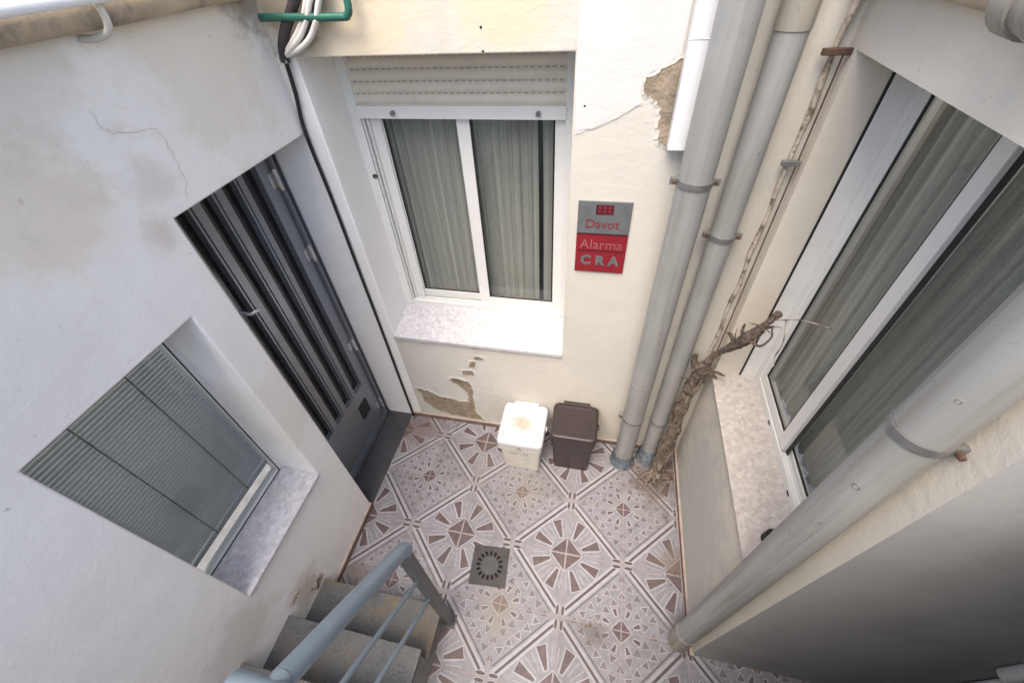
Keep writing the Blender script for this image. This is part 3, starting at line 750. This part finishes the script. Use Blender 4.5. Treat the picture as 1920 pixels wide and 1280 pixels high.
for (a, c) in (((RX, .395, .795), (RX, .0, 1.205)), ((RX, .395, .535), (RX, .0, .935))):
    b = MB(); b.tube([a, c, (RX, c[1] - .03, c[2] + .02), (RX, -2.3, c[2] + .03)], .009, M['rail'], 12); b.build('thin_rail', rl)
b = MB(); b.box((RX - .02, -.74, .85), (RX + .02, -.70, 1.57), M['rail_dark']); b.build('post', rl, .003)

# ------------------------------------------------------------------ drainpipes
def ring(cx, cy, r, z, h_=.026, t=.004, m=None, ears=(), ee=.012):
    b = MB(); b.tube([(cx, cy, z - h_ / 2), (cx, cy, z + h_ / 2)], r + t, m or M['clamp'], 32)
    for a in ears:
        ex, ey = cx + (r + ee) * math.cos(a), cy + (r + ee) * math.sin(a)
        b.box((ex - .014, ey - .006, z - h_ / 2 - .002), (ex + .014, ey + .006, z + h_ / 2 + .002), m or M['clamp'])
        b.tube([(ex, ey - .02, z), (ex, ey + .012, z)], .006, M['rust'], 8)
    return b
p1 = thing('drainpipe', (0, 0, 0), 'thick grey drainpipe beside the brown bin with a blue grey mortar foot', 'drainpipe', 'vertical grey drainpipes')
cx, cy, r = .313, 1.56, .060
b = MB(); b.tube([(cx, cy, .02), (cx, cy, 3.4)], r, M['pvc'], 40); b.build('pipe', p1)
b = MB(); b.tube([(cx, cy, 0), (cx, cy, .012), (cx - .003, cy, .06), (cx, cy, .11)], [.085, .078, .070, .064], M['collar'], 28, jitter=.08); b.build('mortar_collar', p1)
ring(cx, cy, r, 1.99, .022, ears=(math.pi, 0)).build('clamp', p1, .001); ring(cx, cy, r, .52, .018, ears=(math.pi,)).build('clamp', p1, .001)
b = MB(); b.tube([(cx, cy, .86), (cx, cy, .862)], r + .002, M['pvc_warm'], 40); b.build('joint_seam', p1)
p2 = thing('drainpipe', (0, 0, 0), 'thinner grey drainpipe between the thick pipe and the crusty corner conduit', 'drainpipe', 'vertical grey drainpipes')
cx, cy, r = .482, 1.622, .048
b = MB(); b.tube([(cx, cy, .02), (cx, cy, 2.44)], r, M['pvc'], 36); b.tube([(cx, cy, 2.42), (cx, cy, 3.4)], r + .003, M['pvc_warm'], 36); b.build('pipe', p2)
b = MB(); b.tube([(cx - .01, cy - .02, 0), (cx - .005, cy - .01, .06), (cx, cy, .10)], [.068, .058, .052], M['collar'], 28, jitter=.1); b.build('mortar_collar', p2)
ring(cx, cy, r, 1.745, .020, ears=(math.pi, 0)).build('clamp', p2, .001); ring(cx, cy, r, .44, .016, ears=(0,)).build('clamp', p2, .001)
p3 = thing('drainpipe', (0, 0, 0), 'large grey drainpipe in the foreground standing before the shaded wall corner', 'drainpipe', 'vertical grey drainpipes')
cx, cy, r = .6195, .563, .0486
b = MB(); b.tube([(cx, cy, .0), (cx, cy, 1.985)], r, M['pvc'], 48); b.tube([(cx, cy, 1.985), (cx, cy, 3.4)], r + .0008, M['pvc'], 48); b.build('pipe', p3)
ring(cx, cy, r, 1.972, .020, .003, ears=(R(-40),), ee=.004).build('clamp', p3, .001)
ring(cx, cy, r, .10, .20, .003, M['pvc_warm']).build('foot_socket', p3, .002)

for (z, a, rr) in ((1.80, 222, .007), (1.62, 230, .003), (2.10, 226, .004), (1.50, 200, .003)):
    ca, sa = math.cos(R(a)), math.sin(R(a)); q = Vector((cx + (r + .0006) * ca, cy + (r + .0006) * sa, z)); tv = Vector((-sa, ca, 0))
    pts = [q + tv * rr * math.cos(R(30 * k)) + Vector((0, 0, rr * math.sin(R(30 * k)))) for k in range(13)]
    b = MB(); b.tube(pts, .0009, M['clamp'], 5, caps=False); b.build('scuff', p3)
# white duct above the thick drainpipe
b = MB(); b.box((.204, 1.622, 2.072), (.265, YB - .0045, 3.4), M['duct']); b.box((.202, 1.620, 2.4), (.267, 1.622, 2.402), M['duct'])
tag(b.build('cable_duct', None, .003), 'square white cable duct ending beside the brown peeled patch', 'duct')
# crusty conduit in the corner
co_ = thing('old_conduit', (0, 0, 0), 'crusty mortar covered old conduit running down the inner corner with rusty clips', 'conduit')
pts = [(.634 + .004 * math.sin(k * 1.7), 1.668 - .003 * math.cos(k * 2.3), .75 + k * .09) for k in range(30)]
b = MB(); b.tube(pts, [.006 + .004 * abs(math.sin(k * 2.1)) + (.006 if k > 20 else 0) for k in range(30)], M['mortar'], 10, jitter=.5); b.build('conduit', co_)
b = MB(); b.tube([(.655, 1.650, .8), (.655, 1.650, 2.36)], .0028, M['rust'], 6); b.build('wire', co_)
for z, w in ((2.36, .04), (2.03, .03)):
    b = MB(); b.box((.634 - w, 1.640, z - .012), (.634 + w, 1.658, z + .006), M['rust'] if z > 2.2 else M['clamp']); b.build('clip', co_, .002)

# ------------------------------------------------------------------ dead vine in the corner
vn = thing('dead_vine', (0, 0, 0), 'dead gnarled vine trunk climbing the corner beside the right window sill', 'vine')
tr = smooth_path([(.52, 1.475, 0), (.545, 1.52, .12), (.568, 1.57, .40), (.578, 1.60, .70), (.592, 1.61, .93), (.605, 1.60, 1.0)], 5)
n_ = len(tr)
b = MB(); b.tube(tr, [.036 - .012 * i / n_ + .007 * math.sin(i * 1.9) + .004 * math.sin(i * 4.1) for i in range(n_)], M['bark'], 14, jitter=.5)
for w in range(7):                                    # twisted stems wound round the old trunk
    ph = w * .9; q = []
    for i, p in enumerate(tr):
        a = ph + i * (.22 + .05 * math.sin(w * 2.0)); rr_ = .032 + .010 * math.sin(w * 3.1 + i * .6) - .010 * i / n_
        q.append((p.x + rr_ * math.cos(a), min(p.y + rr_ * math.sin(a), 1.655), max(p.z, .008)))
    k0 = (w * 3) % 5; k1 = n_ - (w * 5) % 7
    b.tube(q[k0:k1], [.0085 + .003 * math.sin(i * 1.3 + w) for i in range(k1 - k0)], M['bark'], 7, jitter=.5)
for a in range(5):                                    # roots spreading on the tiles
    an = R(195 + a * 38)
    b.tube(smooth_path([(.525, 1.48, .05), (.52 + .06 * math.cos(an), 1.475 + .05 * math.sin(an), .018), (.52 + .12 * math.cos(an + .2), 1.475 + .09 * math.sin(an + .2), .006)], 4), [.02] * 4 + [.013] * 4 + [.006], M['bark'], 8, jitter=.5)
b.build('trunk', vn)
for w in range(16):                                   # short scraggly dead shoots
    i = random.randrange(8, n_); p = tr[i]; an = random.uniform(math.pi * .9, math.pi * 1.9)
    L = random.uniform(.03, .10)
    e = (p.x + L * math.cos(an), p.y + L * math.sin(an), p.z + random.uniform(-.02, .08))
    b = MB(); b.tube(smooth_path([p, ((p.x + e[0]) / 2 + random.uniform(-.01, .01), (p.y + e[1]) / 2, (p.z + e[2]) / 2 + .012), e], 3), [.005] * 3 + [.003] * 3 + [.0015], M['bark'], 6, jitter=.4); b.build('shoot', vn)
for pts, rr in (([(.59, 1.605, .93), (.612, 1.585, 1.05), (.639, 1.57, 1.137), (.655, 1.48, 1.28), (.66, 1.426, 1.374), (.69, 1.39, 1.50), (.705, 1.378, 1.565)], (.026, .017, .014, .021, .026, .013, .016)),
                ([(.585, 1.60, .94), (.55, 1.60, 1.02), (.54, 1.585, 1.10)], (.022, .016, .010)),
                ([(.60, 1.60, .95), (.63, 1.56, .99), (.645, 1.50, 1.02)], (.018, .012, .006)),
                ([(.65, 1.49, 1.27), (.62, 1.49, 1.33), (.595, 1.48, 1.35)], (.012, .008, .004)),
                ([(.655, 1.44, 1.35), (.63, 1.43, 1.42), (.625, 1.42, 1.46)], (.010, .006, .004)),
                ([(.66, 1.42, 1.38), (.69, 1.36, 1.40), (.71, 1.35, 1.46), (.70, 1.36, 1.5)], (.008, .005, .004, .003)),
                ([(.61, 1.59, .99), (.66, 1.56, 1.0), (.70, 1.55, .99)], (.012, .008, .004))):
    q = smooth_path(pts, 5); m_ = len(q)
    rs = [rr[min(int(i / 5), len(rr) - 1)] + (rr[min(int(i / 5) + 1, len(rr) - 1)] - rr[min(int(i / 5), len(rr) - 1)]) * (i % 5) / 5 for i in range(m_)]
    b = MB(); b.tube(q, rs, M['bark'], 9, jitter=.4); b.build('branch', vn)
for pts in ([(.70, 1.36, 1.555), (.70, 1.345, 1.559), (.70, 1.222, 1.668), (.70, 1.12, 1.74), (.70, 1.042, 1.787)], [(.70, 1.30, 1.60), (.71, 1.26, 1.52), (.72, 1.28, 1.43), (.73, 1.27, 1.38)]):
    b = MB(); b.tube(smooth_path(pts, 5), .0024, M['mortar'], 6); b.build('twig', vn)

for k in range(14):
    base = random.choice([(.655, 1.48, 1.28), (.66, 1.44, 1.35), (.64, 1.56, 1.15), (.60, 1.60, .97), (.69, 1.40, 1.46)])
    dx, dy, dz = random.uniform(-.07, .04), random.uniform(-.09, .03), random.uniform(-.05, .10)
    p = [base, (base[0] + dx * .5 + random.uniform(-.012, .012), base[1] + dy * .5, base[2] + dz * .5 + .01), (base[0] + dx, base[1] + dy, base[2] + dz)]
    b = MB(); b.tube(smooth_path(p, 4), [.0042] * 3 + [.0028] * 3 + [.0016] * 2 + [.0008], M['bark'], 6, jitter=.3); b.build('twig', vn)

# ------------------------------------------------------------------ alarm sign
sg = thing('alarm_sign', (0, 0, 0), 'grey and red alarm notice screwed to the wall right of the shutter window', 'sign')
sx0, sx1, sz0, sz1 = -.105, .121, 1.485, 1.840
zmid = 1.690
# slightly narrower at the bottom as seen; a plain upright plate
b = MB(); b.box((sx0, YB - .008, zmid), (sx1, YB - .0005, sz1), M['sign_grey']); b.box((sx0, YB - .0082, sz0), (sx1, YB - .0005, zmid - .0005), M['sign_red']); b.build('panel', sg, .001)
def text(body, x, z, size, m, name, ext=.0008, sx=1.0, bold=0.0):
    cu = bpy.data.curves.new(name, 'FONT'); cu.body = body; cu.size = size; cu.extrude = ext; cu.offset = bold; cu.align_x = 'CENTER'; cu.align_y = 'CENTER'
    t = bpy.data.objects.new(name, cu); COL.objects.link(t)
    t.location = (x, YB - .0086, z); t.rotation_euler = (R(90), 0, 0); t.scale = (sx, 1, 1)
    bpy.context.view_layer.update()
    me = bpy.data.meshes.new_from_object(t.evaluated_get(bpy.context.evaluated_depsgraph_get()))
    me.transform(t.matrix_world); bpy.data.objects.remove(t)
    me.materials.clear(); me.materials.append(m)
    o = bpy.data.objects.new(name, me); COL.objects.link(o); o.parent = sg; return o
xm = (sx0 + sx1) / 2
text('Davot', xm - .005, 1.735, .060, M['sign_ink'], 'lettering')
text('Alarma', xm, 1.632, .066, M['sign_pale'], 'lettering')
for ch, dx in (('C', -.064), ('R', 0), ('A', .064)): text(ch, xm + dx, 1.548, .066, M['sign_grey'], 'letter', sx=1.0, bold=.0035)
b = MB(); b.box((xm - .037, YB - .0095, 1.783), (xm + .037, YB - .0075, 1.826), M['sign_dark'])
for k in (-1, 0, 1): b.box((xm + k * .021 - .006, YB - .0105, 1.792), (xm + k * .021 + .006, YB - .0095, 1.801), M['sign_ink']); b.box((xm + k * .021 - .006, YB - .0105, 1.809), (xm + k * .021 + .006, YB - .0095, 1.819), M['sign_ink'])
b.build('emblem', sg)
b = MB(); b.box((sx0 + .01, YB - .0092, 1.598), (sx1 - .01, YB - .0080, 1.604), M['sign_dark']); b.box((sx0, YB - .0092, 1.684), (sx1, YB - .0080, 1.690), M['sign_dark']); b.build('stripe', sg)

# ------------------------------------------------------------------ bins
def rrect(x0, x1, y0, y1, r, n=5):
    out = []
    for (cx, cy, a0) in ((x1 - r, y1 - r, 0), (x0 + r, y1 - r, 90), (x0 + r, y0 + r, 180), (x1 - r, y0 + r, 270)):
        for k in range(n + 1): a = R(a0 + 90 * k / n); out.append((cx + r * math.cos(a), cy + r * math.sin(a)))
    return out
def loft(b, rings, m, smooth=True, cap0=True, cap1=True):
    k = len(rings[0][0]); v = []; f = []
    for poly, z in rings: v += [(x, y, (z(x, y) if callable(z) else z)) for x, y in poly]
    for i in range(len(rings) - 1):
        for q in range(k): f.append((i * k + q, i * k + (q + 1) % k, (i + 1) * k + (q + 1) % k, (i + 1) * k + q))
    b.add(v, f, m, False)
    if cap0: b.add(v[:k], [tuple(range(k))[::-1]], m)
    if cap1: b.add(v[-k:], [tuple(range(k))], m)
    return b
def make_bin(x0, x1, y0, y1, H, body_m, lid_m, label, white):
    t = thing('kitchen_bin', (0, 0, 0), label, 'bin', 'food waste bins against the back wall')
    tp = .030; hl = .055
    b = MB()
    loft(b, [(rrect(x0 + tp, x1 - tp, y0 + tp * 1.1, y1 - tp * .5, .02), 0), (rrect(x0 + tp * .5, x1 - tp * .5, y0 + tp * .55, y1 - tp * .3, .025), (H - hl) * .80),
             (rrect(x0 + tp * .2, x1 - tp * .2, y0 + tp * .2, y1 - .01, .03), (H - hl) * .82), (rrect(x0 + tp * .15, x1 - tp * .15, y0 + tp * .15, y1 - .01, .03), H - hl + .004)], body_m)
    if white:
        for k in range(6):
            for q in range(2):
                if (k + q) % 4 == 3: continue
                xx = (x0 + x1) / 2 - .062 + k * .021; yy = y0 + tp * .55
                zz = (H - hl) * .66 - q * .022
                yy = y0 + tp * 1.1 + (tp * .55 - tp * 1.1) * zz / ((H - hl) * .8)
                b.box((xx, yy - .0016, zz), (xx + .013, yy + .002, zz + .010), M['bin_mark'])
    b.build('body', t, .002)
    b = MB(); drop = .018
    zt = lambda x, y: H - drop * (y1 - y) / (y1 - y0)
    zr = lambda e: (lambda x, y: zt(x, y) + e)
    loft(b, [(rrect(x0, x1, y0, y1, .035), lambda x, y: H - hl - (.008 if y < y0 + .04 else 0)), (rrect(x0, x1, y0, y1, .035), zr(-.014)), (rrect(x0 + .006, x1 - .006, y0 + .006, y1 - .006, .032), zr(-.003)),
             (rrect(x0 + .016, x1 - .016, y0 + .016, y1 - .016, .028), zr(0)), (rrect(x0 + .030, x1 - .030, y0 + .034, y1 - .03, .022), zr(0)),
             (rrect(x0 + .036, x1 - .036, y0 + .040, y1 - .036, .020), zr(-.006 if white else -.001))], lid_m)
    lid = b.build('lid', t, .0015)
    b = MB(); xm_ = (x0 + x1) / 2
    b.box((xm_ - .085, y1 - .010, H - .03), (xm_ + .085, y1 + .012, H + .004), lid_m); b.build('hinge', lid, .004)
    b = MB(); b.box((x0 - .008, (y0 + y1) / 2 - .01, H - hl - .01), (x0 + .004, (y0 + y1) / 2 + .02, H - hl + .02), lid_m); b.build('handle_pivot', t, .003)
    b = MB(); b.box((x1 - .004, (y0 + y1) / 2 - .01, H - hl - .01), (x1 + .010, (y0 + y1) / 2 + .02, H - hl + .02), lid_m); b.build('handle_pivot', t, .003)
    if white:
        b = MB(); b.box((xm_ - .012, y0 - .004, H - hl - .012), (xm_ + .012, y0 + .004, H - hl + .006), M['bin_mark']); b.build('catch', t, .002)
    else:
        b = MB(); b.box((x0 + .02, y0 + .006, H - hl - .035), (x1 - .02, y0 + .016, H - hl - .012), body_m); b.build('handle', t, .004)
    return t
make_bin(-.520, -.218, 1.350, 1.666, .365, M['bin_cream'], M['bin_white'], 'white plastic food waste bin with a brown stain on its lid', True)
make_bin(-.180, .112, 1.40, 1.662, .44, M['bin_brown'], M['bin_brown'], 'dark brown plastic food waste bin next to the drainpipe foot', False)

# ------------------------------------------------------------------ floor drain
dr = thing('floor_drain', (0, 0, 0), 'square metal floor drain with a ring of slots set in the tiles', 'drain')
b = MB()
ang = R(4); c0 = (-.437, .725)
def rot(x, y): return (c0[0] + x * math.cos(ang) - y * math.sin(ang), c0[1] + x * math.sin(ang) + y * math.cos(ang))
b.prism([rot(*q) for q in ((-.108, -.108), (.108, -.108), (.108, .108), (-.108, .108))], lambda u, v, hh: (u, v, .002 + hh), .006, M['drain']); b.build('frame', dr, .002)
b = MB()
b.prism([rot(.083 * math.cos(R(7.5 * k)), .083 * math.sin(R(7.5 * k))) for k in range(48)], lambda u, v, hh: (u, v, .008 + hh), .003, M['drain'])
b.prism([rot(.050 * math.cos(R(7.5 * k)), .050 * math.sin(R(7.5 * k))) for k in range(48)], lambda u, v, hh: (u, v, .011 + hh), .002, M['drain_disc'])
for k in range(16):
    a = R(22.5 * k); ca, sa = math.cos(a), math.sin(a)
    b.add([(*rot(r_ * ca - w * sa, r_ * sa + w * ca), .0118) for r_, w in ((.055, -.0065), (.079, -.0085), (.079, .0085), (.055, .0065))], [(0, 1, 2, 3)], M['hole'])
b.build('grating', dr, fix=False)

# ------------------------------------------------------------------ cables and small pipes
b = MB(); pth = [(-1.289, 1.668, .0), (-1.288, 1.667, .4), (-1.285, 1.668, .9), (-1.283, 1.666, 1.4), (-1.282, 1.667, 1.8), (-1.287, 1.666, 2.1), (-1.262, 1.664, 2.25), (-1.248, 1.660, 2.376)]
b.tube(smooth_path(pth, 6), .0085, M['cable'], 10); tag(b.build('black_cable'), 'black cable running down the corner between door and shutter window', 'cable')
b = MB(); b.tube(smooth_path([(-1.248, 1.655, 2.36), (-1.228, 1.65, 2.41), (-1.192, 1.65, 2.46), (-1.13, 1.65, 2.525), (-1.03, 1.655, 2.66), (-1.0, 1.665, 3.0)], 6), .0185, M['cable_brown'], 14); tag(b.build('cable_conduit'), 'thick dark brown conduit above the silver clip in the top corner', 'conduit')
b = MB(); b.box((-1.262, 1.640, 2.355), (-1.232, 1.678, 2.385), M['chrome']); b.box((-1.258, 1.638, 2.364), (-1.236, 1.640, 2.376), M['clamp']); tag(b.build('cable_clip', None, .002), 'small silver clip holding the black cable at the lintel end', 'clip')
for i, (off, m_, r_, lab) in enumerate(((0.0, 'cable_white', .0095, 'white cable curving upward, nearest the dark conduit in the bundle'), (.016, 'cable_white', .0095, 'white cable curving upward, directly left of the thin black one'),
                                   (.031, 'cable', .007, 'thin black cable curving upward between the white cables'), (.047, 'cable_white', .010, 'white cable curving upward, outermost of the bundle toward the window lintel'))):
    b = MB(); y = 1.645 - .006 * (i % 2)
    b.tube(smooth_path([(-1.235 + off * .2, y + .01, 2.38), (-1.205 + off * .9, y, 2.402 - off * .1), (-1.135 + off, y - .005, 2.455 - off * .35), (-1.075 + off, y - .005, 2.525 - off * .2), (-1.035 + off, y, 2.62), (-1.02 + off, y + .01, 3.0)], 6), r_, M[m_], 10)
    tag(b.build('loose_cable'), lab, 'cable', 'cable bundle in the top corner')
b = MB(); b.tube(smooth_path([(-1.268, 1.635, 2.495), (-1.20, 1.635, 2.494), (-.96, 1.635, 2.488), (-.925, 1.635, 2.493), (-.913, 1.635, 2.52), (-.915, 1.64, 2.60)], 5) + [(-.93, 1.65, 3.1)], .0125, M['green'], 14)
tag(b.build('green_pipe'), 'green plastic pipe bending upward behind the cable bundle', 'pipe')

# beige drain along the top of the left wall with white tube
lp = thing('gutter_pipe', (0, 0, 0), 'stained beige pipe along the top of the white wall held by a pale strap', 'pipe')
b = MB(); b.tube([(-1.268, -1.9 + k * .1, 2.582 + .001 * math.sin(k)) for k in range(36)], .032, M['beige'], 20, jitter=.03); b.build('pipe', lp)
b = MB(); b.tube(smooth_path([(-1.232, 1.03, 2.612), (-1.222, 1.03, 2.580), (-1.232, 1.026, 2.548), (-1.268, 1.015, 2.535), (-1.298, 1.0, 2.537)], 5), .0085, M['beige_clean'], 10); b.build('strap', lp)
b = MB(); b.tube([(-1.212, -1.9, 2.612), (-1.212, 1.60, 2.612)], .0135, M['white_pvc'], 20); tag(b.build('white_tube'), 'thin white tube lying along the beige pipe on the left wall', 'tube')
rp = thing('gutter_pipe', (0, 0, 0), 'beige pipe with a thick down turned elbow high on the right wall', 'pipe')
b = MB(); b.tube([(.635, 1.67, 2.548), (.635, 1.02, 2.548)], .030, M['beige'], 20); b.build('pipe', rp)
b = MB(); b.tube(smooth_path([(.632, .98, 2.548), (.626, .93, 2.547), (.618, .885, 2.545), (.612, .85, 2.56), (.61, .832, 2.61), (.61, .832, 2.8)], 6), .046, M['pvc_warm'], 24); b.tube([(.632, 1.005, 2.548), (.630, .955, 2.547)], .052, M['pvc_warm'], 24); b.build('elbow', rp)

# ------------------------------------------------------------------ small things
b = MB(); b.tube([(.766, .764, .936), (.766, .764, .985)], [.030, .026], M['gasket'], 16); b.tube([(.766, .764, .985), (.766, .764, .992)], [.022, .020], M['gasket'], 16)
tag(b.build('black_pot', None, .002), 'small black plastic cap standing on the window sill behind the foreground pipe', 'cap')
wc = thing('wall_conduit', (0, 0, 0), 'pale thin conduit with a thicker sleeve running up the shaded return wall', 'conduit')
b = MB(); b.tube([(1.47, .478, .60), (1.47, .470, 2.19)], .017, M['ledge'], 14); b.build('pipe', wc)
b = MB(); b.tube([(1.395, .472, .92), (1.395, .462, 2.19)], .021, M['ledge'], 14); b.build('sleeve', wc)

b = MB()
for k in range(150):
    zone = random.choice([(-1.0, 1.62, .22, .04), (.53, 1.45, .14, .12), (.20, .50, .10, .08), (.60, 1.0, .04, .4), (-.35, .62, .4, .3), (.30, 1.45, .25, .08), (.17, .52, .05, .03)])
    x = zone[0] + random.gauss(0, zone[2] * .6); y = zone[1] + random.gauss(0, zone[3] * .6)
    if not (-1.28 < x < .66 and .53 < y < 1.665): continue
    r_ = random.uniform(.002, .007); a = random.random() * 6.28
    pts = [(x + r_ * random.uniform(.5, 1.2) * math.cos(a + q * 1.257), y + r_ * random.uniform(.5, 1.2) * math.sin(a + q * 1.257)) for q in range(5)]
    b.prism(pts, lambda u, v, hh: (u, v, .003 + hh), random.uniform(.001, .004), random.choice([M['bark'], M['render'], M['rust'], M['mortar']]))
tag(b.build('debris'), 'crumbs of plaster and bark scattered on the patterned tiles', 'debris', kind='stuff')
